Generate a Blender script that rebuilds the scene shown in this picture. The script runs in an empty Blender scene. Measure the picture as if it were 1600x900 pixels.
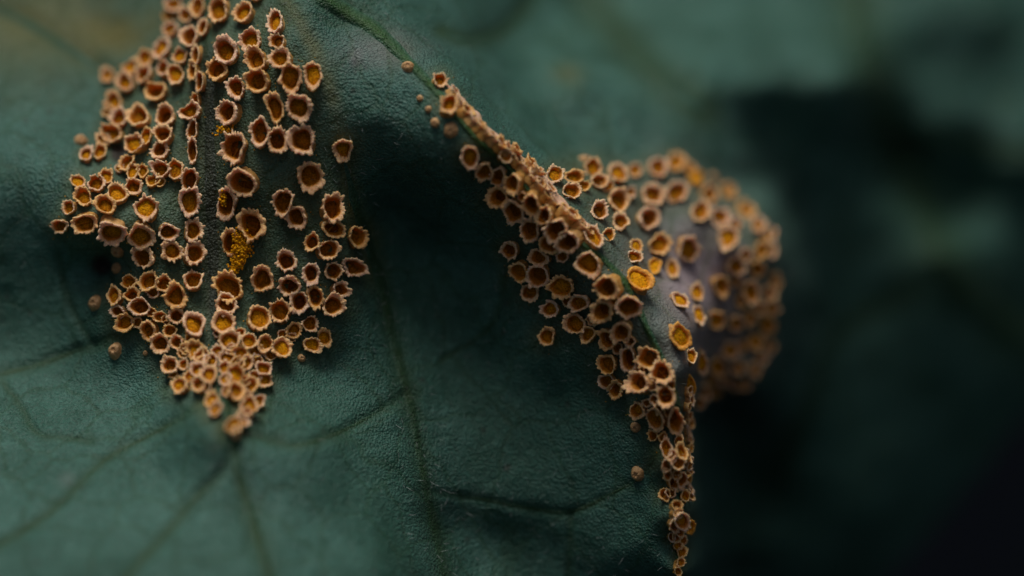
# Rust fungus cups (aecia) on the underside of a leaf, macro view.
# One Blender unit is one millimetre: the view is about 16 mm wide.
import bpy, math, random
import numpy as np
from mathutils import Matrix, Vector

S = bpy.context.scene
C = S.collection
S.unit_settings.system = 'METRIC'
S.unit_settings.scale_length = 0.001
S.unit_settings.length_unit = 'MILLIMETERS'

# ------------------------------------------------------------------ camera
PITCH = 30.0                       # the lens looks down at the leaf
D = 100.0                          # lens to focus plane
M = Matrix.Translation((0, 0, 40)) @ Matrix.Rotation(math.radians(90 - PITCH), 4, 'X')   # leaf frame: x right, y up the leaf, z off its face
cam = bpy.data.cameras.new('camera')
cam_o = bpy.data.objects.new('camera', cam); C.objects.link(cam_o)
cam.sensor_width = 36; cam.lens = 36 * D / 16.0
cam.clip_start = 1; cam.clip_end = 20000
cam.dof.use_dof = True; cam.dof.focus_distance = D - 0.08
cam.dof.aperture_fstop = cam.lens * 1e-3 / (2 * 3.4)
cam.dof.aperture_blades = 0
cam_o.matrix_world = M @ Matrix.Translation((0, 0, D))
S.camera = cam_o

# ------------------------------------------------------------------ light: dim overcast daylight
SUN_EL, SUN_AZ = 73.0, -25.0
w = bpy.data.worlds.new('World'); S.world = w; w.use_nodes = True
nt = w.node_tree; bg = nt.nodes['Background']
sky = nt.nodes.new('ShaderNodeTexSky'); sky.sky_type = 'NISHITA'; sky.sun_disc = False
sky.sun_elevation = math.radians(SUN_EL); sky.sun_rotation = math.radians(180 + SUN_AZ)
sky.air_density = 1.0; sky.dust_density = 3.5; sky.ozone_density = 1.0
nt.links.new(sky.outputs[0], bg.inputs[0]); bg.inputs[1].default_value = 0.05
sun = bpy.data.lights.new('sun', 'SUN'); sun.energy = 5.0; sun.angle = math.radians(30); sun.color = (1, 0.97, 0.93)
sun_o = bpy.data.objects.new('sun', sun); C.objects.link(sun_o)
el, az = math.radians(SUN_EL), math.radians(SUN_AZ)
sd = Vector((math.sin(az) * math.cos(el), math.cos(az) * math.cos(el), math.sin(el)))     # +y is behind the leaf
sun_o.rotation_euler = sd.to_track_quat('Z', 'Y').to_euler()
sun_o.location = (0, 0, 200)
S.view_settings.view_transform = 'Standard'; S.view_settings.look = 'None'
S.view_settings.gamma = 1; S.view_settings.exposure = -0.66

# ------------------------------------------------------------------ material helpers
def mat(name):
    m = bpy.data.materials.new(name); m.use_nodes = True
    n = m.node_tree; return m, n, n.nodes['Principled BSDF']
def node(n, t, **kw):
    x = n.nodes.new(t)
    for k, v in kw.items(): setattr(x, k, v)
    return x
def noise(n, scale, detail=4, rough=0.55):
    tc = node(n, 'ShaderNodeTexCoord'); x = node(n, 'ShaderNodeTexNoise')
    x.inputs['Scale'].default_value = scale; x.inputs['Detail'].default_value = detail; x.inputs['Roughness'].default_value = rough
    n.links.new(tc.outputs['Object'], x.inputs['Vector']); return x
def ramp(n, src, stops):
    r = node(n, 'ShaderNodeValToRGB'); e = r.color_ramp.elements
    while len(e) < len(stops): e.new(0.5)
    for i, (p, c) in enumerate(stops):
        e[i].position = p; e[i].color = (*c, 1) if len(c) == 3 else c
    n.links.new(src, r.inputs[0]); return r
def mix(n, fac, a, b, mode='MIX'):
    x = node(n, 'ShaderNodeMix', data_type='RGBA', blend_type=mode)
    if isinstance(fac, (int, float)): x.inputs[0].default_value = fac
    else: n.links.new(fac, x.inputs[0])
    for i, v in ((6, a), (7, b)):
        if isinstance(v, tuple): x.inputs[i].default_value = (*v, 1)
        else: n.links.new(v, x.inputs[i])
    return x.outputs[2]
def bump(n, src, strength, dist, prev=None):
    b = node(n, 'ShaderNodeBump'); b.inputs['Strength'].default_value = strength; b.inputs['Distance'].default_value = dist
    n.links.new(src, b.inputs['Height'])
    if prev: n.links.new(prev, b.inputs['Normal'])
    return b.outputs[0]

def leaf_material(name='leaf_blade', vein=(0.013, 0.046, 0.009)):
    m, n, p = mat(name)
    at = node(n, 'ShaderNodeAttribute', attribute_name='tint'); sep = node(n, 'ShaderNodeSeparateColor')
    n.links.new(at.outputs['Color'], sep.inputs[0])
    big = noise(n, 0.8, 5, 0.6); mid = noise(n, 7, 4, 0.6); fine = noise(n, 20, 4, 0.7); cell = noise(n, 60, 2, 0.5)
    c0 = ramp(n, big.outputs['Fac'], [(0.3, (0.015, 0.074, 0.047)), (0.7, (0.048, 0.140, 0.106))]).outputs[0]
    f = ramp(n, fine.outputs['Fac'], [(0.38, (0.72, 0.74, 0.72)), (0.62, (1.18, 1.15, 1.18)), (0.72, (1.6, 1.55, 1.6))]).outputs[0]
    c1 = mix(n, 1.0, c0, f, 'MULTIPLY')
    md = ramp(n, mid.outputs['Fac'], [(0.3, (0.78, 0.82, 0.78)), (0.7, (1.15, 1.12, 1.15))]).outputs[0]
    c1 = mix(n, 1.0, c1, md, 'MULTIPLY')
    c1 = mix(n, sep.outputs[2], c1, vein)          # greener beside the veins
    c1 = mix(n, sep.outputs[0], c1, (0.105, 0.095, 0.018))          # yellowed tissue
    c1 = mix(n, sep.outputs[1], c1, (0.36, 0.29, 0.30))             # bleached tissue in the swelling
    c1 = mix(n, at.outputs['Alpha'], c1, (0.022, 0.017, 0.010))     # dark brown spots and vein
    n.links.new(c1, p.inputs['Base Color'])
    p.inputs['Roughness'].default_value = 0.40
    p.inputs['Specular IOR Level'].default_value = 0.36
    p.inputs['Sheen Weight'].default_value = 0.03; p.inputs['Sheen Roughness'].default_value = 0.4
    # pebbled cells and the finest net of veins
    tc = node(n, 'ShaderNodeTexCoord'); warp = noise(n, 1.6, 3)
    wv = node(n, 'ShaderNodeVectorMath', operation='SCALE'); wv.inputs['Scale'].default_value = 0.5; n.links.new(warp.outputs['Color'], wv.inputs[0])
    ad = node(n, 'ShaderNodeVectorMath', operation='ADD'); n.links.new(tc.outputs['Object'], ad.inputs[0]); n.links.new(wv.outputs[0], ad.inputs[1])
    net = node(n, 'ShaderNodeTexVoronoi', feature='DISTANCE_TO_EDGE'); net.inputs['Scale'].default_value = 0.85; n.links.new(ad.outputs[0], net.inputs['Vector'])
    netr = ramp(n, net.outputs['Distance'], [(0.0, (0, 0, 0)), (0.045, (1, 1, 1))])
    peb = node(n, 'ShaderNodeTexVoronoi', feature='F1'); peb.inputs['Scale'].default_value = 25; n.links.new(tc.outputs['Object'], peb.inputs['Vector'])
    dk = mix(n, netr.outputs[0], (0.68, 0.76, 0.62), (1, 1, 1)); c1 = mix(n, 1.0, c1, dk, 'MULTIPLY'); n.links.new(c1, p.inputs['Base Color'])
    b = bump(n, mid.outputs['Fac'], 0.6, 0.06)
    b = bump(n, netr.outputs[0], 0.22, 0.03, b)
    pb = node(n, 'ShaderNodeBump', invert=True); pb.inputs['Strength'].default_value = 0.8; pb.inputs['Distance'].default_value = 0.028
    n.links.new(peb.outputs['Distance'], pb.inputs['Height']); n.links.new(b, pb.inputs['Normal']); b = pb.outputs[0]
    b = bump(n, fine.outputs['Fac'], 0.7, 0.04, b)
    b = bump(n, cell.outputs['Fac'], 0.6, 0.012, b)
    n.links.new(b, p.inputs['Normal'])
    return m
def cup_material():
    m, n, p = mat('cup_wall')
    at = node(n, 'ShaderNodeAttribute', attribute_name='zone'); sep = node(n, 'ShaderNodeSeparateColor')
    n.links.new(at.outputs['Color'], sep.inputs[0])                 # R rim, G inside, B variation of this cup
    a = noise(n, 22, 4, 0.65); f = noise(n, 55, 2, 0.5)
    outer = mix(n, sep.outputs[2], (0.44, 0.21, 0.035), (0.54, 0.30, 0.10))
    rim = mix(n, sep.outputs[2], (0.84, 0.47, 0.18), (0.88, 0.56, 0.38))
    ins = mix(n, sep.outputs[2], (0.56, 0.20, 0.005), (0.42, 0.135, 0.005))
    c = mix(n, sep.outputs[0], outer, rim); c = mix(n, sep.outputs[1], c, ins); c = mix(n, at.outputs['Alpha'], c, (0.90, 0.36, 0.012))
    g = ramp(n, a.outputs['Fac'], [(0.3, (0.68, 0.62, 0.55)), (0.65, (1.12, 1.12, 1.12))]).outputs[0]
    n.links.new(mix(n, 1.0, c, g, 'MULTIPLY'), p.inputs['Base Color'])
    p.inputs['Roughness'].default_value = 0.62; p.inputs['Specular IOR Level'].default_value = 0.25
    p.inputs['Subsurface Weight'].default_value = 0.45; p.inputs['Subsurface Radius'].default_value = (0.09, 0.05, 0.02)
    p.inputs['Subsurface Scale'].default_value = 1.0
    n.links.new(bump(n, f.outputs['Fac'], 0.8, 0.016, bump(n, a.outputs['Fac'], 0.9, 0.03)), p.inputs['Normal'])
    return m
def spore_material():
    m, n, p = mat('spores')
    at = node(n, 'ShaderNodeAttribute', attribute_name='zone'); sep = node(n, 'ShaderNodeSeparateColor')
    n.links.new(at.outputs['Color'], sep.inputs[0])
    a = noise(n, 30, 3, 0.6); f = noise(n, 75, 2, 0.5)
    base = mix(n, sep.outputs[2], (0.24, 0.066, 0.003), (1.0, 0.43, 0.006))  # low masses darker: shade deep in the cup put into the colour
    g = ramp(n, a.outputs['Fac'], [(0.35, (0.5, 0.45, 0.4)), (0.62, (1.15, 1.15, 1.15))]).outputs[0]
    n.links.new(mix(n, 1.0, base, g, 'MULTIPLY'), p.inputs['Base Color'])
    p.inputs['Roughness'].default_value = 0.8; p.inputs['Specular IOR Level'].default_value = 0.1
    p.inputs['Subsurface Weight'].default_value = 0.3; p.inputs['Subsurface Radius'].default_value = (0.09, 0.045, 0.01); p.inputs['Subsurface Scale'].default_value = 0.8
    n.links.new(bump(n, f.outputs['Fac'], 1.0, 0.02, bump(n, a.outputs['Fac'], 1.0, 0.04)), p.inputs['Normal'])
    return m
def bud_material():
    m, n, p = mat('closed_cup_skin')
    a = noise(n, 18, 4, 0.6)
    c = ramp(n, a.outputs['Fac'], [(0.3, (0.36, 0.18, 0.055)), (0.7, (0.58, 0.36, 0.17))]).outputs[0]
    n.links.new(c, p.inputs['Base Color']); p.inputs['Roughness'].default_value = 0.6
    p.inputs['Subsurface Weight'].default_value = 0.2; p.inputs['Subsurface Radius'].default_value = (0.09, 0.05, 0.025); p.inputs['Subsurface Scale'].default_value = 0.6
    n.links.new(bump(n, a.outputs['Fac'], 0.8, 0.03), p.inputs['Normal'])
    return m
def crust_material():
    m = bud_material(); m.name = 'crust'; r = [x for x in m.node_tree.nodes if x.type == 'VALTORGB'][0].color_ramp
    r.elements[0].color = (0.50, 0.27, 0.13, 1); r.elements[1].color = (0.78, 0.50, 0.35, 1); return m
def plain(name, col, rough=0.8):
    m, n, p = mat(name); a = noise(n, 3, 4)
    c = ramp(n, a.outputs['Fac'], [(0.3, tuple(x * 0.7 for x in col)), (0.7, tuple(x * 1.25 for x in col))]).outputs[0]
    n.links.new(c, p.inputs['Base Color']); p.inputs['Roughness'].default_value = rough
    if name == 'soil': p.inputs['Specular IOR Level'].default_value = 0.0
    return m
MAT_LEAF = leaf_material(); MAT_CREST = leaf_material('crest_vein', (0.024, 0.074, 0.008))
MAT_VEIN = 'green'
MAT_VEIN_DARK = 'dull'
MAT_CUP = cup_material(); MAT_SPORE = spore_material(); MAT_BUD = bud_material(); MAT_CRUST = crust_material()
MAT_SOIL = plain('soil', (0.0022, 0.0028, 0.004), 0.9)  # near-black: the shade on the ground is put into its colour
MAT_HAIR = plain('leaf_hair', (0.26, 0.30, 0.28), 0.5)

# ------------------------------------------------------------------ shape of the leaf face
# control heights in mm off the focus plane; places in photo pixels at 100 px per mm
CTRL = """
0 0 -2.1; 150 40 -1.7; 60 120 -1.15; 0 150 -1.1; 130 170 -0.95; 100 250 -.35; 0 260 -.45; 0 320 -0.4; 100 315 -0.2; 40 350 -0.38; 80 400 -0.42; 0 400 -0.5; 0 470 -0.62; 90 470 -0.5;
170 420 -.45; 0 560 -0.58; 100 560 -0.4; 0 660 .1; 100 650 .15; 200 620 .1; 0 780 .9; 120 760 .9; 250 740 .8; 0 900 1.6; 200 900 1.7; 400 900 1.65; 400 780 1.1; 330 680 1.05; 480 700 0.75; 560 720 .4; 560 640 .1;
600 900 .95; 640 780 0.12; 500 820 1.0; 330 600 0.6; 260 600 .25; 420 610 .3; 300 530 .2; 370 550 .3; 330 470 .1; 230 530 .05; 170 500 -.15; 140 540 -.25; 510 580 0;
330 0 -0.7; 270 0 -1.3; 260 60 -1; 200 120 -1; 320 80 -.25; 330 160 -.1; 320 250 -.06; 320 340 -.05; 330 400 -.03; 400 20 -.3; 400 90 0; 450 60 .12; 450 150 .15; 400 200 .12; 400 280 .12; 480 220 .16; 500 120 .24; 520 260 .08; 480 320 .05; 540 400 -.05; 450 400 .03; 420 470 .04; 520 480 .02; 460 520 .05; 540 340 .03;
170 220 -0.6; 220 200 -0.42; 250 160 -0.55; 250 260 -.12; 200 300 -.1; 140 290 -.15; 120 350 -.02; 170 360 .03; 230 360 .04; 230 430 .02; 180 460 -.08; 280 340 .05;
480 0 -0.05; 540 30 -0.12; 600 50 -0.08; 640 100 0.2; 560 110 0.18; 540 180 0.25; 570 260 0; 600 180 0.32; 610 330 -0.55; 580 400 -0.38; 640 250 0.22; 620 440 -0.6; 660 380 -0.72; 600 520 -.35; 640 600 -0.28; 670 700 -0.18; 700 820 -0.3; 720 900 -0.25; 700 500 -0.72; 700 600 -0.5; 740 420 -0.58; 
640 160 0.32; 680 220 0.42; 700 275 0.3; 700 330 -.18; 740 330 -.1; 760 280 .15; 760 360 -.15; 800 420 -.18; 780 500 -0.45; 760 600 -0.5; 820 560 -.35; 860 620 -0.36; 760 700 -0.38; 850 700 -0.36; 850 780 -0.36; 780 790 -0.36; 930 760 -0.22; 780 840 -0.48; 850 850 -0.5; 850 900 -0.55; 950 850 -0.25; 960 900 -.35; 1000 800 -0.08; 900 640 -.25; 940 680 -0.14; 1000 730 -0.04; 1010 680 .05; 950 620 -.15; 890 560 -.15; 860 480 -.12; 840 380 .05; 900 440 .1; 930 500 .08; 980 600 .08; 1000 560 .14; 
700 150 0.4; 735 185 .46; 780 225 .42; 830 280 .36; 880 340 .32; 930 385 .32; 980 440 .34; 1010 500 .32; 1045 570 .28; 1066 640 .2; 1074 720 .12; 1076 800 .02; 1076 900 -.15;
1030 660 .12; 1040 760 .06; 1045 850 -.05; 1030 900 -.2;
720 130 .1; 765 175 .0; 812 222 -.02; 862 265 -.05; 790 150 -1; 840 200 -0.95; 750 90 -1.0; 690 70 -0.35; 700 0 -1.2; 620 0 -0.45; 800 60 -2.1; 880 100 -2.0; 900 0 -3.4; 960 170 -1.6; 900 220 -1.15; 1000 230 -1.5; 1060 210 -1.8; 1000 80 -2.6; 1100 140 -2.2; 1040 0 -3.6; 1150 60 -3.1; 1200 0 -3.9; 1200 140 -2.75; 1320 130 -3.15; 1320 60 -3.7; 1340 0 -4.4; 1200 185 -3; 1320 185 -3.4; 1110 195 -2.15; 1150 240 -2.45; 1250 280 -3.5; 1400 160 -4.25; 1450 100 -4.65; 1450 220 -4.55; 1550 150 -5; 1600 50 -5.25; 1600 250 -4.9; 1380 320 -4.3; 1480 400 -4.5; 1300 450 -4.1; 1300 600 -4.3; 1400 550 -4.6; 1550 500 -5.2; 1450 700 -5.2; 1350 800 -5; 1250 750 -4.6; 1180 850 -4.8; 1260 900 -5.3; 1150 700 -4.3; 1120 800 -4.5; 1110 720 -3.8; 1105 640 -3.2; 1110 900 -4.9; 1600 640 -6; 1650 560 -5.9;
930 290 -0.5; 980 280 -0.95; 1050 270 -1.4; 1100 290 -1.7; 1000 340 -0.8; 1080 340 -0.95; 960 350 -0.3; 1020 420 -0.5; 1080 410 -0.95; 1150 360 -1.3; 1190 340 -1.75; 1150 310 -2; 1205 400 -1.6; 1150 450 -1.3; 1100 470 -0.95; 1050 480 -0.12; 1200 480 -1.55; 1150 530 -1.5; 1100 540 -1; 1190 550 -1.65; 1130 600 -1.8; 1090 590 -1.2; 1170 610 -1.75; 1258 400 -3.55; 1262 500 -3.65; 1236 330 -3.4; 1240 580 -3.4; 1150 660 -3.6; 1180 280 -2.8; 1070 520 .05; 1105 625 -1.8; 1078 580 .1; 
1160 205 -2.7; 900 130 -1.55; 940 110 -2.05; 870 170 -1.35; 1450 0 -4.7; 1550 0 -5; 1600 -80 -5.6; 1400 250 -4.9; 1500 300 -5.3;
-400 0 -2.5; -400 450 -1.2; -400 900 1.4; 0 -400 -4; 500 -400 -1.5; 1000 -400 -5; 1600 -400 -6.5; 0 1300 3; 500 1300 2.6; 900 1200 -1; 1200 1200 -7; 2000 200 -8; -900 -900 -6; -900 1500 2; 2000 -800 -7; 1900 700 -10
"""
RELIEF = 1.75
cp = np.array([[float(x) for x in t.split()] for t in CTRL.replace('\n', ' ').split(';') if t.strip()]); cp[:, 2] *= RELIEF
cp[:, :2] = np.array([[800, 450]]) + (cp[:, :2] - np.array([[800, 450]])) * ((D - cp[:, 2:3]) / D)       # a pixel is a direction: its place follows from its depth
SOFT = 22.0
def kern(a, b):
    d2 = (a[:, None, 0] - b[None, :, 0]) ** 2 + (a[:, None, 1] - b[None, :, 1]) ** 2
    return np.sqrt(d2 + SOFT * SOFT)
_A = kern(cp[:, :2], cp[:, :2]); nC = len(cp)
_P = np.ones((nC, 1))
_K = np.block([[_A - 3.0 * np.eye(nC), _P], [_P.T, np.zeros((1, 1))]])
_W = np.linalg.solve(_K, np.concatenate([cp[:, 2], [0]]))

_rng = np.random.RandomState(11)
_tab = _rng.rand(256, 256)
def vnoise(u, v):
    iu, iv = np.floor(u).astype(int), np.floor(v).astype(int); fu, fv = u - iu, v - iv
    fu, fv = fu * fu * (3 - 2 * fu), fv * fv * (3 - 2 * fv)
    g = lambda a, b: _tab[a % 256, b % 256]
    return (g(iu, iv) * (1 - fu) + g(iu + 1, iv) * fu) * (1 - fv) + (g(iu, iv + 1) * (1 - fu) + g(iu + 1, iv + 1) * fu) * fv - 0.5

def spline(pts, step=7.0):
    P = [np.array(p, float) for p in pts]; P = [2 * P[0] - P[1]] + P + [2 * P[-1] - P[-2]]; out = []
    for i in range(1, len(P) - 2):
        n = max(2, int(np.linalg.norm(P[i + 1] - P[i]) / step))
        for k in range(n):
            t = k / n; a, b, c, d = P[i - 1], P[i], P[i + 1], P[i + 2]
            out.append(0.5 * (2 * b + (c - a) * t + (2 * a - 5 * b + 4 * c - d) * t * t + (3 * b - a - 3 * c + d) * t ** 3))
    out.append(P[-2]); return np.array(out)
# veins: (label, half width px, rise mm, groove depth mm, material, points)
VEINS = [
 ('green vein along the crest of the fold, thick at the top', (21, 7), .17, .02, MAT_VEIN, [(430, -90), (480, -30), (530, 12), (585, 45), (640, 98), (690, 152), (740, 212), (800, 268), (850, 325), (900, 372), (950, 412), (985, 455), (1010, 512), (1040, 575), (1060, 640), (1066, 720), (1064, 800), (1060, 900), (1050, 1000)]),
 (None, 10.4, 0.048, 0.065, MAT_VEIN_DARK, [(312, -90), (322, 30), (326, 150), (328, 250), (331, 350), (334, 450), (338, 540), (350, 620), (363, 690), (372, 740), (390, 800), (420, 900), (445, 1010)]),
 (None, 6.2, 0.024, 0.065, MAT_VEIN_DARK, [(366, 705), (340, 745), (300, 785), (250, 845), (200, 900), (140, 990)]),
 (None, 10.4, 0.044, 0.06, MAT_VEIN, [(535, 240), (562, 340), (592, 430), (612, 520), (638, 620), (658, 720), (678, 820), (700, 920), (715, 1020)]),
 (None, 5.58, 0.024, 0.078, MAT_VEIN_DARK, [(-80, 600), (0, 585), (60, 570), (110, 552), (146, 540), (190, 527)]),
 (None, 3.72, 0.016, 0.0585, MAT_VEIN_DARK, [(146, 540), (122, 500), (105, 460), (92, 400)]),
 (None, 5.58, 0.02, 0.078, MAT_VEIN_DARK, [(-80, 900), (0, 850), (80, 800), (160, 722), (225, 685), (285, 652), (330, 612)]),
 (None, 3.72, 0.016, 0.052, MAT_VEIN_DARK, [(0, 590), (35, 640), (58, 678), (110, 685), (150, 692)]),
 (None, 4.96, 0.02, 0.0715, MAT_VEIN_DARK, [(385, 678), (430, 690), (465, 696), (520, 680), (580, 650), (640, 612)]),
 (None, 4, .02, 0.0325, MAT_VEIN_DARK, [(668, 768), (750, 780), (830, 795), (892, 800), (955, 772), (1005, 742), (1036, 690)]),
 (None, 3.72, 0.016, 0.052, MAT_VEIN_DARK, [(892, 802), (890, 860), (884, 960)]),
 (None, 3.1, 0.016, 0.039, MAT_VEIN_DARK, [(690, 562), (735, 535), (772, 502), (790, 432)]),
 (None, 23.04, 0.08, 0.1, MAT_VEIN, [(860, -80), (905, -25), (960, 42), (1012, 102), (1068, 150), (1100, 172)]),
 (None, 30.72, 0.112, 0.12, MAT_VEIN, [(1325, -90), (1342, 30), (1366, 130), (1400, 230), (1440, 320), (1482, 420), (1545, 485), (1660, 560)]),
 (None, 9.6, 0.04, 0.1, MAT_VEIN, [(690, 48), (730, 62), (782, 50), (822, 8), (850, -50)]),
 (None, 9.6, 0.04, 0.12, MAT_VEIN, [(-60, -10), (30, 30), (100, 72), (165, 115)]),
 (None, 12, 0.064, 0.065, MAT_VEIN_DARK, [(1482, 420), (1400, 470), (1310, 520), (1260, 640), (1200, 760)]),
 (None, 11.2, 0.048, 0.065, MAT_VEIN_DARK, [(1400, 230), (1470, 215), (1560, 230), (1680, 260)]),
]
def base_height(P):
    return kern(np.asarray(P, float), cp[:, :2]) @ _W[:nC] + _W[nC]
def settle(P):
    P = np.array(P, float); Q = P.copy()
    for _ in range(6): Q = np.array([800, 450]) + (P - np.array([800, 450])) * ((D - np.clip(base_height(Q), -16, 4))[:, None] / D)
    return Q
VP = [spline(settle(v[5])) for v in VEINS]
VW = [np.interp(np.linspace(0, 1, len(p)), [0, .28, 1], [v[1][0], v[1][1], v[1][1]]) if isinstance(v[1], tuple) else np.full(len(p), float(v[1])) for v, p in zip(VEINS, VP)]
def seg_dist(U, V, poly):
    d = np.full(U.shape, 1e9)
    for a, b in zip(poly[:-1], poly[1:]):
        ab = b - a; L = ab @ ab + 1e-9
        t = np.clip(((U - a[0]) * ab[0] + (V - a[1]) * ab[1]) / L, 0, 1)
        d = np.minimum(d, np.hypot(U - a[0] - t * ab[0], V - a[1] - t * ab[1]))
    return d
PITS = [(181, 238, 15, .10), (156, 414, 15, .10)]
def height(U, V, full=True):
    """mm off the focus plane at photo pixel columns/rows (arrays)"""
    U = np.asarray(U, float); V = np.asarray(V, float); sh = U.shape
    u, v = U.ravel(), V.ravel(); h = np.empty(len(u))
    for i in range(0, len(u), 20000):
        q = np.stack([u[i:i + 20000], v[i:i + 20000]], 1)
        h[i:i + 20000] = kern(q, cp[:, :2]) @ _W[:nC] + _W[nC]
    h += 0.07 * vnoise(u / 70, v / 70) + 0.035 * vnoise(u / 31 + 9, v / 31) + 0.014 * vnoise(u / 13, v / 13 + 5)
    if full:
        for vn, p in zip(VEINS, VP):
            lo, hi = p.min(0) - 70, p.max(0) + 70
            k = np.where((u > lo[0]) & (u < hi[0]) & (v > lo[1]) & (v < hi[1]))[0]
            if len(k):
                d = seg_dist(u[k], v[k], p[::2] if len(p) > 8 else p)
                h[k] -= vn[3] * np.exp(-(d / ((vn[1] if not isinstance(vn[1], tuple) else vn[1][1]) * 1.9)) ** 2)
        for (a, b, r, dp) in PITS:
            h -= dp * np.exp(-(((u - a) ** 2 + (v - b) ** 2) / r ** 2))
    return h.reshape(sh)
def to_xy(U, V): return (np.asarray(U) - 800) / 100, (450 - np.asarray(V)) / 100

def catmull_closed(pts, n=10):
    P = [np.array(p, float) for p in pts]; N = len(P); out = []
    for i in range(N):
        a, b, c, d = P[i - 1], P[i], P[(i + 1) % N], P[(i + 2) % N]
        for k in range(n):
            t = k / n
            out.append(0.5 * (2 * b + (c - a) * t + (2 * a - 5 * b + 4 * c - d) * t * t + (3 * b - a - 3 * c + d) * t ** 3))
    return np.array(out)
OUT = catmull_closed(settle([(-700, -500), (-200, -760), (400, -860), (1200, -800), (1800, -420), (1960, 50), (1850, 350), (1690, 560), (1590, 665), (1500, 775), (1395, 895), (1290, 1010), (1100, 1180), (700, 1400), (200, 1480), (-400, 1350), (-800, 800), (-880, 100)]))
def inside(U, V, poly):
    r = np.zeros(U.shape, bool); q = np.roll(poly, -1, 0)
    for a, b in zip(poly, q):
        c = (a[1] > V) != (b[1] > V)
        with np.errstate(divide='ignore', invalid='ignore'):
            x = (b[0] - a[0]) * (V - a[1]) / (b[1] - a[1] + 1e-12) + a[0]
        r ^= c & (U < x)
    return r

def link(o, parent=None):
    C.objects.link(o)
    if parent: o.parent = parent
    return o
def mesh_from(name, V, F, material, parent=None, smooth=True):
    me = bpy.data.meshes.new(name); V = np.asarray(V, np.float32); F = np.asarray(F, np.int32)
    me.vertices.add(len(V)); me.vertices.foreach_set('co', V.ravel())
    k = F.shape[1]; me.loops.add(F.size); me.loops.foreach_set('vertex_index', F.ravel())
    me.polygons.add(len(F)); me.polygons.foreach_set('loop_start', np.arange(0, F.size, k, dtype=np.int32))
    me.polygons.foreach_set('use_smooth', np.full(len(F), smooth))
    me.update(calc_edges=True); me.materials.append(material)
    o = bpy.data.objects.new(name, me); return link(o, parent)
def vcol(o, name, arr):
    a = o.data.attributes.new(name, 'FLOAT_COLOR', 'POINT'); a.data.foreach_set('color', np.asarray(arr, np.float32).ravel())
def strip_faces(nr, nc, closed=False):
    i = np.arange(nr - 1)[:, None]; j = np.arange(nc if closed else nc - 1)[None, :]; k = (j + 1) % nc
    return np.stack([i * nc + j, i * nc + k, (i + 1) * nc + k, (i + 1) * nc + j], -1).reshape(-1, 4)

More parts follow.
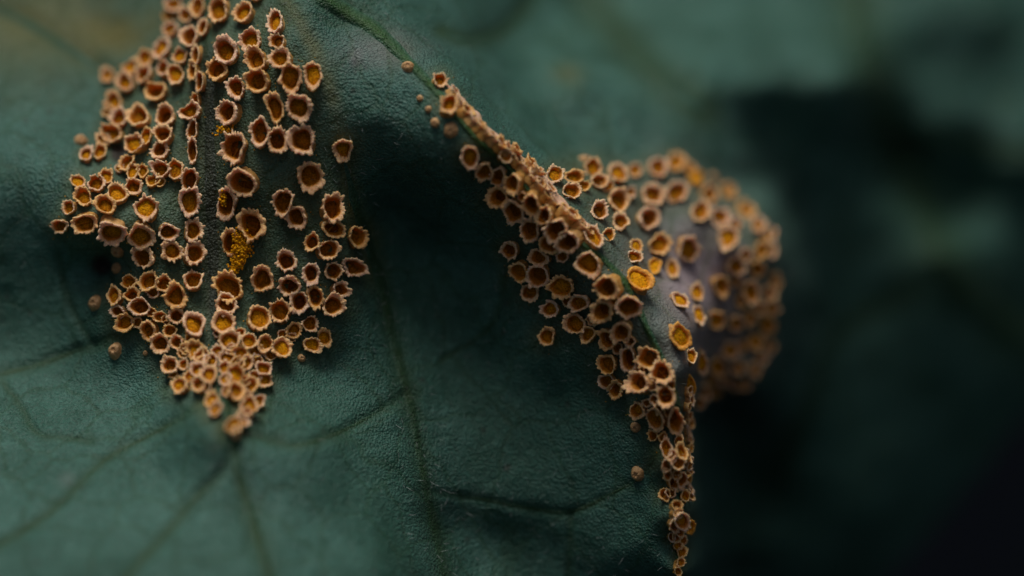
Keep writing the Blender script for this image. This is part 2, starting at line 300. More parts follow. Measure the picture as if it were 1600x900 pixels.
# ------------------------------------------------------------------ where the cups stand
# photo column, row, half width, half height (px), turn (deg, clockwise in the photo), spore level 0..1, kind
LEFT = """
270 6 14 13 0 .4; 262 24 10 10 0 .4; 289 22 10 12 0 .4; 307 11 13 16 0 .25; 338 13 17 21 8 .55; 266 44 13 11 -20 .5; 294 56 15 17 0 .15; 316 41 8 15 5 .3; 251 75 14 17 10 .5; 280 87 12 12 0 .7; 226 89 12 14 20 .5; 253 107 11 13 10 .4; 273 117 14 15 0 .6; 200 106 15 12 -25 .6; 223 116 14 13 0 .35; 195 127 14 14 0 .5; 167 116 11 13 0 .6; 242 142 16 15 -25 .25; 305 85 8 16 4 .3; 300 110 8 17 -4 .3; 311 128 7 18 4 .3;
176 158 14 16 10 .6; 168 173 10 9 0 .5; 184 184 13 14 0 .4; 215 180 16 20 5 .25; 174 206 18 14 15 .5; 160 218 12 11 0 .5; 156 236 10 12 0 .45; 135 240 11 11 0 .6; 209 224 16 15 0 .7; 226 214 9 15 15 .5; 256 179 17 16 -35 .2; 254 209 15 17 20 .2; 249 235 15 14 -30 .2; 251 263 15 14 0 .4; 275 266 13 15 5 .45; 238 282 12 10 0 .5; 197 254 11 14 30 .4; 206 268 11 12 0 .6; 222 267 9 12 0 .5; 207 290 14 14 0 .4; 295 173 17 15 0 .5; 300 202 8 18 0 .2; 300 236 8 20 0 .2; 298 279 14 18 15 .25; 305 156 7 12 0 .3; 122 283 13 10 25 .7; 150 284 13 14 0 .45; 165 274 11 12 -20 .6; 250 285 8 7 0 .5; 186 262 7 8 0 .5;
128 307 15 13 0 .55; 107 323 11 11 0 .55; 93 354 13 11 15 .4; 131 348 20 16 0 .45; 165 317 18 15 25 .45; 183 302 17 15 15 .5; 228 325 18 21 -10 .8; 174 363 22 19 18 .55; 219 369 23 18 15 .5; 263 362 15 14 0 .3; 267 392 17 16 0 .6; 222 404 17 17 0 .25; 296 313 16 25 0 .5; 303 361 14 18 0 .45; 303 397 16 19 5 .35; 303 438 14 17 0 .35;
200 440 12 12 0 .4; 231 440 16 15 -30 .35; 256 443 13 14 20 .4; 275 463 19 20 0 .45; 177 463 13 14 0 .4; 205 461 14 11 0 .15; 218 480 16 15 0 .25; 184 488 12 10 25 .4; 192 506 16 14 0 .55; 232 516 13 16 -10 .4; 251 496 11 9 0 .4; 275 493 14 12 15 .25; 301 507 17 21 -8 .65; 248 537 14 17 -25 .3; 264 516 10 10 0 .3; 260 501 8 8 0 .4; 276 534 11 12 0 .3; 305 546 15 15 0 .8; 264 569 14 15 0 .4; 287 569 9 9 0 .4; 239 457 10 9 0 .3; 286 552 8 8 0 .4; 296 530 9 8 0 .5;
380 18 15 17 25 .55; 429 34 13 19 -4 .5; 389 61 17 17 0 .6; 352 76 18 23 -5 .45; 433 64 11 13 0 .25; 399 91 16 19 -15 .45; 438 92 17 17 30 .5; 337 110 15 18 0 .3; 452 121 19 22 5 .5; 487 119 16 20 0 .7; 402 126 17 19 0 .3; 367 136 14 17 -28 .3; 428 167 13 25 -5 .4; 466 167 20 22 0 .5; 355 176 17 21 10 .25; 404 208 17 22 0 .2; 433 221 16 21 -15 .2; 472 220 21 25 0 .3; 363 232 20 25 -12 .1; 536 235 14 18 -20 .55; 484 277 21 23 -10 .3; 380 284 19 24 -22 .1;
352 317 17 26 0 .2; 442 317 17 20 10 .25; 465 339 16 19 0 .2; 394 353 20 26 -15 .3; 359 380 15 24 -10 .25; 519 326 19 20 -20 .2; 521 357 18 14 10 .1; 559 372 14 17 -25 .25; 487 380 12 15 5 .15; 512 392 16 16 0 .15; 446 408 15 18 -12 .15; 523 424 13 15 -25 .15; 554 419 19 15 10 .2; 485 428 14 18 0 .15; 410 434 17 21 -15 .35; 357 447 24 23 25 .35; 452 445 17 17 0 .1; 492 463 13 19 -18 .15; 533 453 13 13 0 .2; 522 477 18 17 0 .25; 467 473 16 17 -10 .1; 439 488 17 17 0 .4; 403 496 18 20 0 .6; 352 475 17 17 30 .35; 348 504 21 17 15 .75; 485 507 13 12 20 .3; 460 516 14 12 -20 .5; 455 527 8 8 0 .5; 508 527 13 13 25 .7; 488 540 15 12 15 .75; 440 543 17 15 0 .8; 414 537 13 14 0 .6; 359 530 17 13 10 .6; 389 534 13 12 0 .5; 400 549 12 10 0 .5; 375 550 14 12 0 .6; 442 522 9 8 0 .5;
280 602 14 12 -15 .7; 309 577 12 12 0 .5; 324 584 14 15 0 .5; 310 601 12 12 0 .5; 369 583 14 15 0 .8; 368 609 14 14 0 .6; 392 602 12 12 0 .5; 413 577 13 12 0 .6; 413 595 12 12 0 .7; 390 634 13 15 0 .7; 340 548 10 10 0 .5; 362 545 9 9 0 .5; 398 588 10 10 0 .6; 383 594 9 9 0 .5; 352 592 9 10 0 .6; 355 610 8 9 0 .6; 424 555 10 9 0 .5; 386 620 10 10 0 .7; 295 590 9 9 0 .5; 322 604 9 9 0 .5; 270 585 7 7 0 .5; 340 520 8 8 0 .5; 375 520 9 8 0 .5; 290 545 9 9 0 .5; 214 505 9 9 0 .4; 236 488 8 8 0 .4; 404 627 10 10 0 .6; 383 647 11 11 0 .6; 331 625 12 12 0 .7; 335 638 11 11 0 .6; 366 663 13 13 0 .8; 377 659 11 10 0 .7; 353 557 13 11 0 .5; 401 562 9 9 0 .4; 316 556 13 13 0 .5; 330 562 10 12 0 .5; 385 566 12 11 0 .6; 352 574 10 11 0 .6; 372 566 10 10 0 .6; 
345 -22 16 18 0 .5; 310 -18 14 15 0 .4; 278 -20 13 14 0 .4; 398 -14 14 14 0 .5
"""
LEFT_BUDS = "127 216 10 10; 144 472 11 11; 176 546 11 11; 472 559 6 6; 180 396 10 11; 179 419 9 9; 370 672 11 12; 226 552 4 4"
RIDGE = """
688 124 11 11 30 .4; 700 164 14 15 0 .5; 735 248 15 16 0 .55; 755 270 13 15 0 .35; 778 277 12 14 0 .3; 802 288 13 18 -10 .3; 776 310 16 18 0 .2; 802 332 17 18 -10 .2; 791 243 10 11 0 .4; 831 320 14 18 -10 .2; 852 337 13 16 0 .15; 828 362 14 19 0 .3; 866 360 16 18 -15 .15; 887 380 17 19 -25 .15; 796 392 14 15 0 .25; 859 384 16 15 20 .15; 842 404 14 14 -20 .25; 809 424 16 15 20 .45; 840 431 17 18 -20 .3; 921 415 18 20 0 .5; 827 457 15 14 0 .4; 876 450 20 17 20 .5; 949 448 18 19 0 .2; 904 475 16 14 -10 .4; 860 484 13 14 0 .5; 938 486 19 17 25 .2; 981 480 19 19 10 .25; 853 526 14 14 0 .45; 896 507 17 17 30 .45; 918 524 12 14 0 .5; 948 531 14 17 -25 .2; 970 519 15 19 -10 .25; 981 561 13 20 -12 .15; 1012 560 17 18 0 .25; 948 570 14 17 -10 .35; 948 597 13 12 0 .3; 961 609 12 14 -20 .3; 1033 583 17 18 0 .15; 997 599 19 18 30 .25; 1041 620 15 19 -22 .1; 995 643 13 14 0 .5; 1024 655 13 20 -10 .35; 1052 660 12 20 -6 .2; 1040 700 9 17 -5 .3; 1066 705 9 15 -12 .5; 1057 724 10 12 0 .3; 1043 728 8 12 0 .3; 1066 751 9 14 0 .4; 1052 755 8 13 0 .2; 1043 742 7 10 0 .3; 1038 772 9 11 0 .4; 1071 775 8 10 0 .4; 1057 789 9 9 0 .3; 1058 803 8 8 0 .3; 1053 822 9 12 0 .4; 1067 815 12 14 0 .6; 1078 824 9 11 0 .9; 1058 838 8 9 0 .4; 1066 862 8 9 0 .5; 1060 853 7 7 0 .5; 1036 683 8 9 0 .3; 1045 643 8 9 0 .3; 878 402 9 9 0 .3; 1062 690 7 9 0 .3; 1010 630 7 7 0 .3; 965 545 8 9 0 .3; 985 535 8 8 0 .3; 1000 578 8 9 0 .3; 1018 603 8 9 0 .2; 1022 625 8 9 0 .2; 1030 637 7 9 0 .3; 1020 680 8 9 0 .3; 1050 712 7 10 0 .3; 1058 742 7 9 0 .3; 925 500 9 9 0 .3; 960 470 8 8 0 .3; 1048 600 7 9 0 .3; 1048 770 8 9 0 .3; 1062 830 8 9 0 .4; 1050 840 6 8 0 .4; 1068 845 7 8 0 .4; 1064 878 7 8 0 .4; 1060 893 6 7 0 .4; 885 470 8 9 0 .4; 848 350 7 8 0 .3; 816 308 7 8 0 .3
"""
RIDGE_SIDE = "713 142 9 11; 722 157 9 12; 733 171 10 13; 742 184 10 13; 752 193 10 12; 762 203 11 12; 773 212 11 12; 785 222 11 12; 797 231 11 12; 809 232 12 12; 812 247 11 13; 823 258 11 13; 833 254 11 14; 836 274 11 13; 848 286 11 13; 843 263 11 13; 857 300 12 12; 868 311 11 11; 862 292 10 11; 897 334 13 12; 884 326 10 11; 912 348 11 12; 920 358 10 11; 905 340 9 10"
RIDGE_EDGE = "; ".join('%g %g 8 %g' % (1079 + 2 * math.sin(k * 2.1), 612 + 12.5 * k, 9 + 3 * math.sin(k * 1.7)) for k in range(14))
RIDGE_BUDS = "637 101 9 9; 678 192 7 7; 703 204 10 10; 655 153 5 5; 991 669 8 8; 993 742 11 11; 668 170 5 5"
BULGE = """
867 272 14 13 0 .5; 897 275 18 11 0 .4; 928 262 15 15 0 .5; 894 297 15 13 15 .3; 937 282 14 12 0 .3; 967 270 15 15 0 .5; 938 328 14 14 0 .3; 967 311 17 18 -20 .35; 971 346 13 15 0 .25; 929 369 13 19 -35 .6; 952 366 9 11 0 .3; 992 266 11 11 0 .5; 1028 261 15 15 0 .4; 1057 253 15 14 0 .6; 1088 276 14 12 10 .95; 1020 303 18 17 0 .4; 1056 299 17 18 0 .4; 1013 339 18 18 0 .2; 1095 330 14 17 0 .3; 1109 303 13 14 0 .5; 1125 338 15 17 0 .3; 1139 298 11 12 0 .6; 1167 328 13 14 -20 .6; 1185 350 13 13 0 .5; 1139 372 17 19 0 .7; 1000 436 24 15 40 .85; 994 382 11 11 0 .8; 992 400 11 10 0 .5; 1032 383 17 17 0 .5; 1076 390 18 19 0 .55; 1024 416 11 12 0 .9; 1052 420 11 15 -15 .6; 1150 416 15 16 0 .4; 1127 447 13 18 -10 .5; 1173 456 15 18 -10 .5; 1063 468 16 12 35 .8; 1089 457 10 14 -20 .7; 1190 392 12 13 0 .6; 1165 399 11 12 0 .5; 1184 420 12 13 0 .4; 1211 440 10 14 0 .6; 1203 458 12 13 0 .4; 1207 390 9 13 0 .5; 1206 480 11 13 0 .5; 1064 526 15 21 -28 .95; 1093 492 10 15 -10 .8; 1120 500 14 15 0 .6; 1150 506 12 13 0 .5; 1173 498 11 12 0 .6; 1200 506 13 15 0 .6; 1081 556 8 13 -10 .6; 1098 569 10 16 0 .8; 1122 573 13 14 0 .6; 1142 547 13 14 0 .6; 1180 535 13 14 0 .5; 1203 540 11 12 0 .5; 1079 603 8 18 -10 .85; 1154 576 11 11 0 .5; 1180 578 11 12 0 .5; 1112 594 10 10 0 .5; 1133 596 10 10 0 .5; 1117 613 10 10 0 .5; 1102 614 9 11 0 .5; 1164 602 10 10 0 .4; 1093 630 9 10 0 .5; 1148 602 9 9 0 .5; 1190 560 10 11 0 .4; 1158 470 9 10 0 .4; 1150 440 9 9 0 .4; 1160 540 9 10 0 .5; 1188 482 10 11 0 .5; 1150 350 9 10 0 .4; 1078 262 10 10 0 .6; 950 290 10 9 0 .4; 912 290 10 9 0 .4; 985 300 9 9 0 .4; 1195 372 9 10 0 .5; 1205 365 8 11 0 .5
"""
BULGE_BUDS = "919 248 9 9; 1117 275 8 8; 1134 292 8 8"

def parse(t): return [[float(x) for x in s.split()] for s in t.replace('\n', ' ').split(';') if s.strip()]

# ------------------------------------------------------------------ ground far below
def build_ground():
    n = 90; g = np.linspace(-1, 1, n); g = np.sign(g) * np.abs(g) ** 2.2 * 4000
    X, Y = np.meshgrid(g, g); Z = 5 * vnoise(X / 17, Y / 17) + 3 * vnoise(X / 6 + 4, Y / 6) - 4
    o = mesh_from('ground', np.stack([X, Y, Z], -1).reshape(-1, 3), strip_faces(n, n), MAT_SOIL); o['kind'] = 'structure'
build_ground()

# ------------------------------------------------------------------ the leaf
leaf = bpy.data.objects.new('leaf', None); C.objects.link(leaf); leaf.matrix_world = M
leaf['label'] = 'large crinkled dark green leaf seen from its veined underside'; leaf['category'] = 'leaf'
def build_blade():
    gu = np.concatenate([np.arange(-900, -60, 15), np.arange(-60, 1300, 3.2), np.arange(1300, 2200, 9)])
    gv = np.concatenate([np.arange(-880, -60, 15), np.arange(-60, 960, 3.2), np.arange(960, 1640, 15)])
    U, V = np.meshgrid(gu, gv); ins = inside(U, V, OUT)
    near = ins.copy()
    for s in ((1, 0), (-1, 0)):
        near |= np.roll(ins, s[0], 0)
    for s in (1, -1): near |= np.roll(near, s, 1)
    k = np.where(near & ~ins)                                # snap the outermost ring to the outline
    if len(k[0]):
        P = np.stack([U[k], V[k]], 1); best = np.full(len(P), 1e18); bp = P.copy()
        for a, b in zip(OUT, np.roll(OUT, -1, 0)):
            ab = b - a; t = np.clip(((P - a) @ ab) / (ab @ ab), 0, 1); q = a + t[:, None] * ab
            d = ((P - q) ** 2).sum(1); s = d < best; best[s] = d[s]; bp[s] = q[s]
        U[k], V[k] = bp[:, 0], bp[:, 1]
    H = height(U, V); x, y = to_xy(U, V)
    idx = np.full(U.size, -1); keep = np.where(near.ravel())[0]; idx[keep] = np.arange(len(keep))
    F = strip_faces(*U.shape); F = F[:, ::-1]
    F = F[(near.ravel()[F]).all(1)]
    F = idx[F]
    VV = np.stack([x, y, H], -1).reshape(-1, 3)[keep]
    u, v = U.ravel()[keep], V.ravel()[keep]
    o = mesh_from('blade', VV, F, MAT_LEAF, leaf)
    # tissue colour: yellowed, bleached, beside veins, darkened
    wob = 1 + 0.5 * vnoise(u / 25, v / 25) + .5 * vnoise(u / 60, v / 60 + 3)
    def blob(a, b, ra, rb, e=2): return np.exp(-((((u - a) / ra) ** 2 + ((v - b) / rb) ** 2) * wob) ** (e / 2))
    yel = .75 * blob(20, 20, 170, 90) + .5 * blob(160, 45, 60, 40) + .5 * blob(888, 103, 26, 20) + .25 * blob(240, 40, 90, 60)
    brown = .55 * np.exp(-(seg_dist(u, v, spline([(425, -30), (465, 30), (492, 80), (512, 130), (535, 230), (545, 330)])) / 16) ** 2) * wob
    yel += brown
    for t in (LEFT, RIDGE, BULGE):                           # sick tissue round the cups
        for q in parse(t):
            k = np.where((np.abs(u - q[0]) < 60) & (np.abs(v - q[1]) < 60))[0]
            if len(k): yel[k] = np.maximum(yel[k], .42 * np.exp(-(((u[k] - q[0]) ** 2 + (v[k] - q[1]) ** 2) / (2.1 * max(q[2], q[3])) ** 2) ** 1.5))
    pale = .8 * blob(1090, 420, 72, 66, 3) + .2 * blob(1070, 390, 140, 130) + .5 * blob(1115, 540, 80, 70) + .12 * blob(1040, 480, 30, 50) + .3 * blob(556, 93, 8, 12) + .25 * blob(600, 80, 60, 30)
    pale += .12 * blob(115, 745, 14, 10)
    vg = np.zeros(len(u))
    for vn, p in zip(VEINS, VP):
        d = seg_dist(u, v, p[::2] if len(p) > 8 else p); vg = np.maximum(vg, (.65 if vn[4] is MAT_VEIN else .55) * np.exp(-(d / ((vn[1] if not isinstance(vn[1], tuple) else vn[1][1]) * 1.6)) ** 2))
    vg = np.maximum(vg, .85 * np.exp(-(seg_dist(u, v, VP[0][:38]) / 24) ** 2) * wob)
    for kv in (12, 13, 14): vg = np.maximum(vg, .9 * np.exp(-(seg_dist(u, v, VP[kv]) / (VEINS[kv][1] * 1.5)) ** 2))
    darkened = np.zeros(len(u))
    darkened += .75 * np.exp(-(seg_dist(u, v, VP[1][::2]) / 13) ** 2) * np.clip((v - 40) / 80, 0, 1) * np.clip((560 - v) / 80, 0, 1) * wob      # the vein inside the patch is tinted darker
    for (a, b, r, dp) in PITS: darkened += 1.2 * np.exp(-((((u - a) / r) ** 2 + ((v - b) / r) ** 2) * wob) ** 2)  # dark brown tint over the pits
    rr = np.random.RandomState(5)
    for _ in range(60):
        a, b = rr.uniform(0, 1250), rr.uniform(0, 900); r = rr.uniform(2, 5)
        darkened += .6 * np.exp(-(((u - a) ** 2 + (v - b) ** 2) / r ** 2))
    vcol(o, 'tint', np.clip(np.stack([yel, pale, vg, darkened], -1), 0, 1))
    s = o.modifiers.new('thickness', 'SOLIDIFY'); s.thickness = 0.22; s.offset = -1
build_blade()
def build_veins():
    for (label, _w, rise, gr, m, pts), p, wd in zip(VEINS, VP, VW):
        rise = rise * wd[:, None] / wd.max()
        t = np.gradient(p, axis=0); t /= np.linalg.norm(t, axis=1)[:, None] + 1e-9
        nrm = np.stack([-t[:, 1], t[:, 0]], 1); n = len(p)
        end = np.minimum(1, np.minimum(np.arange(n), np.arange(n)[::-1]) / 12.0) * 0.7 + 0.3
        wv = wd * end * (1 + .35 * vnoise(p[:, 0] / 22, p[:, 1] / 22))
        cr = np.linspace(-1, 1, 11)
        U = p[:, None, 0] + nrm[:, None, 0] * cr[None] * wv[:, None]
        V = p[:, None, 1] + nrm[:, None, 1] * cr[None] * wv[:, None]
        prof = (1 - cr ** 2) ** 1.5
        Z = height(U, V) + rise * end[:, None] * prof[None] * (1 + .3 * vnoise(U / 15, V / 15)) - 0.012
        x, y = to_xy(U, V)
        o = mesh_from('vein', np.stack([x, y, Z], -1).reshape(-1, 3), strip_faces(n, 11), MAT_CREST if label else MAT_LEAF, leaf)
        tint = np.zeros((n, 11, 4)); tint[..., 0] = 0
        tint[..., 2] = (.95 if label else .9) * prof[None] ** .4 * (.95 + .4 * vnoise(U / 12, V / 12)) * end[:, None]
        if p is VP[1]: tint[..., 3] = .7 * np.clip((V - 40) / 80, 0, 1) * np.clip((560 - V) / 80, 0, 1)
        vcol(o, 'tint', np.clip(tint, 0, 1).reshape(-1, 4))
        # faces look off the leaf
        if o.data.polygons[len(o.data.polygons) // 2].normal.z < 0: o.data.flip_normals()
        if label: o['label'] = label
build_veins()

GU = np.arange(-120, 1740, 4.0); GV = np.arange(-120, 1000, 4.0)
def _grid():
    U, V = np.meshgrid(GU, GV); H = height(U, V)
    for vn, p, wd in zip(VEINS, VP, VW):                     # with the rise of the veins
        lo, hi = p.min(0) - 40, p.max(0) + 40
        k = (U > lo[0]) & (U < hi[0]) & (V > lo[1]) & (V < hi[1])
        if k.any():
            wm = wd.mean(); H[k] += .8 * vn[2] * wm / wd.max() * np.clip(1 - (seg_dist(U[k], V[k], p[::2] if len(p) > 8 else p) / wm) ** 2, 0, 1) ** 1.5
    return H
HG = _grid()
def hat(u, v):
    a = min(max((u - GU[0]) / 4.0, 0), len(GU) - 2.001); b = min(max((v - GV[0]) / 4.0, 0), len(GV) - 2.001)
    i, j = int(a), int(b); a -= i; b -= j
    return float((HG[j, i] * (1 - a) + HG[j, i + 1] * a) * (1 - b) + (HG[j + 1, i] * (1 - a) + HG[j + 1, i + 1] * a) * b)
def surf(u, v):
    """point on the leaf that the photo pixel shows, with slopes"""
    a, b = float(u), float(v); h = 0.0
    for _ in range(6):
        f = (D - h) / D
        a, b = 800 + (u - 800) * f, 450 + (v - 450) * f
        h = hat(a, b)
    e = 12.0
    hx = (hat(a + e, b) - hat(a - e, b)) / (2 * e / 100); hy = -(hat(a, b + e) - hat(a, b - e)) / (2 * e / 100)
    x, y = to_xy(a, b); return Vector((float(x), float(y), h)), hx, hy

# ------------------------------------------------------------------ the fungus cups
def colony(name, label, u, v):
    e = bpy.data.objects.new(name, None); C.objects.link(e)
    p, _, _ = surf(u, v); e.matrix_world = M @ Matrix.Translation(p)
    e['label'] = label; e['category'] = 'rust fungus'; e['group'] = 'patches of rust fungus on the leaf'
    return e, p
NSEG = 56
PHI = np.linspace(0, 2 * math.pi, NSEG, endpoint=False)
#        radius, height, tooth weight, rim, inside
PROF = [(1.00, -.45, 0, 0, 0), (.88, .00, 0, 0, 0), (.80, .30, 0, .05, 0), (.80, .58, .1, .3, 0), (.86, .80, .4, .75, 0), (.93, .92, .9, 1, 0), (.99, .98, 1.3, 1, 0), (.985, 1.06, 1.3, 1, 0), (.92, 1.10, .9, 1, 0), (.84, 1.07, .5, 1, 0), (.765, .98, .22, .7, .2), (.715, .80, .1, .15, .8), (.67, .52, .03, 0, 1), (.61, .20, 0, 0, 1), (.53, -.04, 0, 0, 1)]
PR = np.array(PROF)
def loop_noise(rs, kmin, kmax, amp, power=1.0):
    f = np.zeros(NSEG)
    for k in range(kmin, kmax + 1): f += amp / k ** power * rs.uniform(.4, 1) * np.cos(k * PHI + rs.uniform(0, 6.28))
    return f
def frame_for(u, v, tall, lean=None):
    """base point of a cup whose mouth shows at pixel (u, v), and its axes"""
    uu, vv = u, v
    for _ in range(3):
        p, hx, hy = surf(uu, vv)
        hx, hy = max(-1., min(1., hx)), max(-1., min(1., hy))
        n = (Vector((-hx, -hy, 1)).normalized() + Vector((0, 0, .35))).normalized()
        if lean: n = (n + Vector(lean)).normalized()
        t = p + n * tall; f = D / (D - t.z)
        pu, pv = 800 + t.x * 100 * f, 450 - t.y * 100 * f
        uu += (u - pu) * .9; vv += (v - pv) * .9
    return p, n, hx, hy
def make_cup(root, origin, spec, rs, lean=None, low=1.0):
    u, v, a, b, turn, lev = spec; a *= 1.03; b *= 1.03
    r = math.sqrt(a * b) / 100; tall = r * rs.uniform(.8, 1.1) * low
    p, n, hx, hy = frame_for(u, v, tall, lean)
    if lean:
        t1 = Vector((0, 1, 0)).cross(n).normalized(); t2 = n.cross(t1)
    else:                                                    # lie in the leaf surface with the apparent shape of the photo
        j = Vector((rs.uniform(-.12, .12), rs.uniform(-.12, .12), 0)); n = (n + j).normalized()
        t1 = Vector((1, 0, -n.x / n.z)); t2 = Vector((0, 1, -n.y / n.z))
    c, s = math.cos(math.radians(-turn)), math.sin(math.radians(-turn))
    ax, ay = a / 100, b / 100
    nt_ = rs.randint(13, 22)
    ph = PHI + .25 * np.sin(PHI * 2 + rs.uniform(0, 6)) 
    tph = ph * nt_ / 2 + rs.uniform(0, 6)
    knob = np.repeat(rs.uniform(.25, 1.35, NSEG), 1)[(np.floor(tph / math.pi).astype(int)) % nt_]     # every lobe of the frayed rim has its own size
    tooth = knob * np.abs(np.sin(tph)) ** .55 - .5 + .16 * rs.uniform(-1, 1, NSEG)
    if lev >= .84: tooth = tooth * .45
    tear = np.zeros(NSEG)
    for _ in range(rs.randint(1, 5)):
        q = rs.uniform(0, 6.28); d = np.angle(np.exp(1j * (PHI - q))); tear -= rs.uniform(.2, 1.1) * np.exp(-(d / rs.uniform(.1, .3)) ** 2)
    rag = rs.uniform(.12, .23)
    lobe = 1 + loop_noise(rs, 2, 5, rs.uniform(.1, .26)) 
    hi = 1 + loop_noise(rs, 1, 4, .16)
    thick = 1 + loop_noise(rs, 1, 3, .10) - rs.uniform(-.02, .14)
    R = PR[:, 0][:, None] * lobe[None] * (1 + rag * PR[:, 2][:, None] * (tooth + tear * .6)[None])
    inner = PR[:, 4][:, None]; R = R * (1 + (thick - 1)[None] * (inner > 0))
    R *= 1 + .042 * rs.uniform(-1, 1, R.shape) * (PR[:, 1][:, None] > -.1)
    Z = PR[:, 1][:, None] * np.where(PR[:, 1][:, None] > .3, hi[None], 1) + PR[:, 2][:, None] * (.16 * tooth + .30 * tear)[None]
    Z += .05 * rs.uniform(-1, 1, Z.shape)
    X = R * np.cos(PHI)[None] * ax; Y = R * np.sin(PHI)[None] * ay
    X, Y = X * c - Y * s, X * s + Y * c
    T1, T2, Nn = np.array(t1), np.array(t2), np.array(n)
    V = X[..., None] * T1 + Y[..., None] * T2 + (Z * tall)[..., None] * Nn
    V = np.concatenate([V.reshape(-1, 3), [0.02 * tall * Nn]])
    nr = len(PR); F = strip_faces(nr, NSEG, True)
    lastc = len(V) - 1; k = (nr - 1) * NSEG + np.arange(NSEG)
    cap = np.stack([k, np.roll(k, -1), np.full(NSEG, lastc), np.full(NSEG, lastc)], 1)
    me = bpy.data.meshes.new('spore_cup')
    me.from_pydata(V.tolist(), [], F.tolist() + [tuple(x[:3]) for x in cap.tolist()])
    me.polygons.foreach_set('use_smooth', [True] * len(me.polygons)); me.materials.append(MAT_CUP)
    o = bpy.data.objects.new('spore_cup', me); link(o, root); o.location = p - origin
    var = rs.uniform(0, 1)
    zone = np.zeros((len(V), 4)); zone[:-1, 0] = np.repeat(PR[:, 3], NSEG); zone[:-1, 1] = np.repeat(PR[:, 4], NSEG); zone[-1, 1] = 1; zone[:, 2] = var
    if lev >= .84: zone[:, 3] = np.clip(zone[:, 0] + zone[:, 1], 0, 1) * .8            # a mouth brimming with spores
    vcol(o, 'zone', zone)
    # spore mass inside
    nr2 = 7; rad = np.linspace(1, .12, nr2)
    lv = max(.08, min(1., lev)) * .88
    Rr = (rad[:, None] * (.62 + .09 * lv)) * (lobe * thick)[None]
    tilt = rs.uniform(-.12, .12)
    Zr = lv - .12 + .14 * (1 - rad[:, None] ** 2) + .07 * rs.uniform(-1, 1, (nr2, NSEG)) * rad[:, None] + tilt * rad[:, None] * np.cos(PHI + rs.uniform(0, 6))[None]
    if lev < .5 and rs.rand() < .5:                           # cracked, shrunken mass
        Zr -= .16 * np.exp(-((rad[:, None] * np.cos(PHI - rs.uniform(0, 6))[None] - rs.uniform(-.3, .3)) / .16) ** 2)
    X = Rr * np.cos(PHI)[None] * ax; Y = Rr * np.sin(PHI)[None] * ay; X, Y = X * c - Y * s, X * s + Y * c
    V2 = (X[..., None] * T1 + Y[..., None] * T2 + (Zr * tall)[..., None] * Nn).reshape(-1, 3)
    ctr = V2[-NSEG:].mean(0); V2 = np.concatenate([V2, [ctr]])
    k = (nr2 - 1) * NSEG + np.arange(NSEG)
    me2 = bpy.data.meshes.new('spore_mass')
    me2.from_pydata(V2.tolist(), [], strip_faces(nr2, NSEG, True).tolist() + [(int(x), int(y), len(V2) - 1) for x, y in zip(k, np.roll(k, -1))])
    me2.polygons.foreach_set('use_smooth', [True] * len(me2.polygons)); me2.materials.append(MAT_SPORE)
    o2 = bpy.data.objects.new('spore_mass', me2); link(o2, o)
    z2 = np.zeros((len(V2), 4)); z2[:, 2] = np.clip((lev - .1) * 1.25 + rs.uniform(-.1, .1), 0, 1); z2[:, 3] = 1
    vcol(o2, 'zone', z2)
    return o
def make_bud(root, origin, spec, rs):
    u, v, a, b = spec; r = math.sqrt(a * b) / 100
    p, n, hx, hy = frame_for(u, v, r * .9)
    prof = [(1.35, -.5), (1.12, .0), (.98, .4), (.86, .75), (.66, 1.02), (.45, 1.16), (.30, 1.12), (.2, .8)]
    t1 = Vector((0, 1, 0)).cross(n).normalized(); t2 = n.cross(t1); T1, T2, Nn = np.array(t1), np.array(t2), np.array(n)
    lobe = 1 + loop_noise(rs, 2, 6, .08); V = []
    for i, (q, z) in enumerate(prof):
        w_ = 1 + .06 * rs.uniform(-1, 1, NSEG); zz = z + (.30 * np.abs(np.sin(PHI * 3.5 + 1)) * rs.uniform(.2, 1, NSEG) - .1 if i in (5, 6) else 0) + .05 * rs.uniform(-1, 1, NSEG)
        V.append((q * lobe * w_ * np.cos(PHI) * a / 100)[:, None] * T1 + (q * lobe * w_ * np.sin(PHI) * b / 100)[:, None] * T2 + (np.broadcast_to(zz, (NSEG,)) * r * .8)[:, None] * Nn)
    V = np.concatenate(V + [[Nn * r * .85]]); nr = len(prof); k = (nr - 1) * NSEG + np.arange(NSEG)
    me = bpy.data.meshes.new('closed_cup')
    me.from_pydata(V.tolist(), [], strip_faces(nr, NSEG, True).tolist() + [(int(x), int(y), len(V) - 1) for x, y in zip(k, np.roll(k, -1))])
    me.polygons.foreach_set('use_smooth', [True] * len(me.polygons)); me.materials.append(MAT_BUD)
    o = bpy.data.objects.new('closed_cup', me); link(o, root); o.location = p - origin

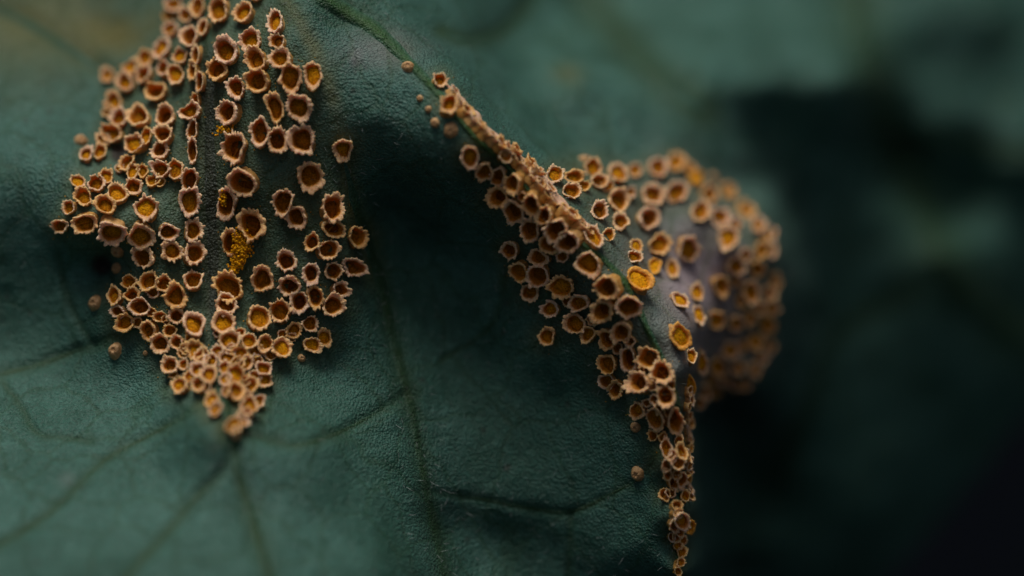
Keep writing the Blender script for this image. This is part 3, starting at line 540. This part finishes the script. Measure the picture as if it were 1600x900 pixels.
def grains(name, root, origin, pts, rad, rs):
    """many tiny spores joined in one part"""
    ico = [(0, 0, 1), (.894, 0, .447), (.276, .851, .447), (-.724, .526, .447), (-.724, -.526, .447), (.276, -.851, .447), (.724, .526, -.447), (-.276, .851, -.447), (-.894, 0, -.447), (-.276, -.851, -.447), (.724, -.526, -.447), (0, 0, -1)]
    fc = [(0, 1, 2), (0, 2, 3), (0, 3, 4), (0, 4, 5), (0, 5, 1), (1, 6, 2), (2, 7, 3), (3, 8, 4), (4, 9, 5), (5, 10, 1), (6, 7, 2), (7, 8, 3), (8, 9, 4), (9, 10, 5), (10, 6, 1), (11, 7, 6), (11, 8, 7), (11, 9, 8), (11, 10, 9), (11, 6, 10)]
    ico = np.array(ico); fc = np.array(fc); V, F = [], []
    for i, q in enumerate(pts):
        V.append(ico * rad * rs.uniform(.6, 1.3) * (1 + .2 * rs.uniform(-1, 1, (12, 1))) + np.array(q - origin)); F.append(fc + 12 * i)
    V = np.concatenate(V); o = mesh_from(name, V, np.concatenate(F), MAT_SPORE, root); o['kind'] = 'stuff'
    z = np.zeros((len(V), 4)); z[:, 2] = np.repeat(rs.uniform(.75, 1, len(pts)), 12); z[:, 3] = 1; vcol(o, 'zone', z); return o

SIDE = (0.75, 0.55, -0.25)
def build_colonies():
    rs = np.random.RandomState(3)
    a, p = colony('rust_patch', 'wide patch of tan spore cups split by a straight dark vein, tapering to a point', 330, 330)
    for s in parse(LEFT): make_cup(a, p, s, rs)
    for s in parse(LEFT_BUDS): make_bud(a, p, s, rs)
    pts = []
    for (u, v, ru, rv, n) in ((374, 374, 10, 16, 150), (376, 394, 12, 13, 240), (372, 411, 11, 9, 180), (386, 382, 9, 14, 120), (352, 204, 13, 6, 90), (349, 310, 5, 14, 60), (366, 424, 8, 6, 60)):
        q, hx, hy = surf(u, v)
        for _ in range(n):
            k = rs.normal(0, .5, 3); pts.append(q + Vector((k[0] * ru / 100, k[1] * rv / 100, .19 + .06 * k[2])))
    grains('spore_clump', a, p, pts, .019, rs)['label'] = 'loose clump of bright yellow spores'
    b, p2 = colony('rust_patch', 'long narrow band of spore cups running down the dark side of the green fold', 900, 460)
    for s in parse(RIDGE): make_cup(b, p2, s, rs)
    for s in parse(RIDGE_SIDE): make_cup(b, p2, s + [0, .6], rs, SIDE)
    for s in parse(RIDGE_EDGE): make_cup(b, p2, s + [0, .6], rs, (1.1, .1, -.1))
    for s in parse(RIDGE_BUDS): make_bud(b, p2, s, rs)
    for path, hw, up in (([(694, 128), (712, 146), (735, 176), (765, 207), (800, 236), (835, 268), (862, 300), (890, 332), (920, 362), (942, 384)], 8, .12),):
        q = []
        for k in spline(path, 5):
            z, _, _ = surf(*k); q.append((800 + z.x * 100, 450 - z.y * 100))
        q = np.array(q); t = np.gradient(q, axis=0); t /= np.linalg.norm(t, axis=1)[:, None]; nn = len(q)
        cr = np.linspace(-1, 1, 13); ends = np.minimum(1, np.minimum(np.arange(nn), np.arange(nn)[::-1]) / 8.0) * .85 + .15
        wv = hw * ends * (1 + 1.1 * vnoise(q[:, 0] / 14, q[:, 1] / 14))
        U = q[:, None, 0] - t[:, None, 1] * cr[None] * wv[:, None]; V = q[:, None, 1] + t[:, None, 0] * cr[None] * wv[:, None]
        Z = height(U, V) + up * ends[:, None] * ((1 - cr ** 2) ** .7)[None] * (1 + .7 * vnoise(U / 9, V / 9) + .4 * vnoise(U / 4, V / 4)) - .02
        x, y = to_xy(U, V); o = mesh_from('swollen_crust', np.stack([x - p2.x, y - p2.y, Z - p2.z], -1).reshape(-1, 3), strip_faces(nn, 13), MAT_CRUST, b)
        if o.data.polygons[len(o.data.polygons) // 2].normal.z < 0: o.data.flip_normals()
        o['label'] = 'smooth pinkish tan crust of merged cups on the crest'
    for root, org, txt, nd in ((a, p, LEFT, 520), (b, p2, RIDGE, 260)):
        sp = parse(txt); pts = []
        for _ in range(nd):
            q = sp[rs.randint(len(sp))]; an = rs.uniform(0, 6.28); rr = rs.uniform(.7, 1) + abs(rs.normal(0, .55))
            z, _, _ = surf(q[0] + q[2] * rr * math.cos(an), q[1] + q[3] * rr * math.sin(an)); pts.append(z + Vector((0, 0, .006 if rr > 1.15 else .13)))
        grains('spore_dust', root, org, pts, .0085, rs)
    c, p3 = colony('rust_patch', 'rounded blister of orange spore cups around a pale bare spot', 1080, 420)
    for s in parse(BULGE): make_cup(c, p3, s, rs, None, .75)
    for s in parse(BULGE_BUDS): make_bud(c, p3, s, rs)
build_colonies()

def build_hairs():
    rs = np.random.RandomState(8); V, F = [], []; q = 0
    anch = []
    for _ in range(450):
        pv = VP[[0, 3, 1, 3][rs.randint(4)]]; k = pv[rs.randint(len(pv))]; anch.append((k[0] + rs.normal(0, 26), k[1] + rs.normal(0, 26)))
    for _ in range(450): anch.append((rs.uniform(380, 1080), rs.uniform(0, 900)))
    for _ in range(40): anch.append((556 + rs.normal(0, 5), 93 + rs.normal(0, 8)))
    A = np.array(anch); H = height(A[:, 0], A[:, 1]); X, Y = to_xy(A[:, 0], A[:, 1])
    for i in range(len(A)):
        L = rs.uniform(.05, .15); d = rs.normal(0, 1, 2); d /= np.hypot(*d) + 1e-9; rr = rs.uniform(.0025, .005)
        pp = [np.array((X[i], Y[i], H[i] - .01)) + np.array((d[0] * L * t, d[1] * L * t, (.55 * L * math.sin(t * 2.2)))) for t in (0, .5, 1)]
        sd_ = np.array((-d[1], d[0], 0))
        for t, c_ in enumerate(pp):
            w_ = rr * (1, .8, .25)[t]
            for m_ in range(3):
                an = m_ * 2.094; V.append(c_ + sd_ * w_ * math.cos(an) + np.array((0, 0, 1)) * w_ * math.sin(an))
        for t in range(2):
            for m_ in range(3): F.append((q + t * 3 + m_, q + t * 3 + (m_ + 1) % 3, q + t * 3 + 3 + (m_ + 1) % 3, q + t * 3 + 3 + m_))
        q += 9
    o = mesh_from('leaf_hair', V, F, MAT_HAIR, leaf); o['kind'] = 'stuff'
build_hairs()
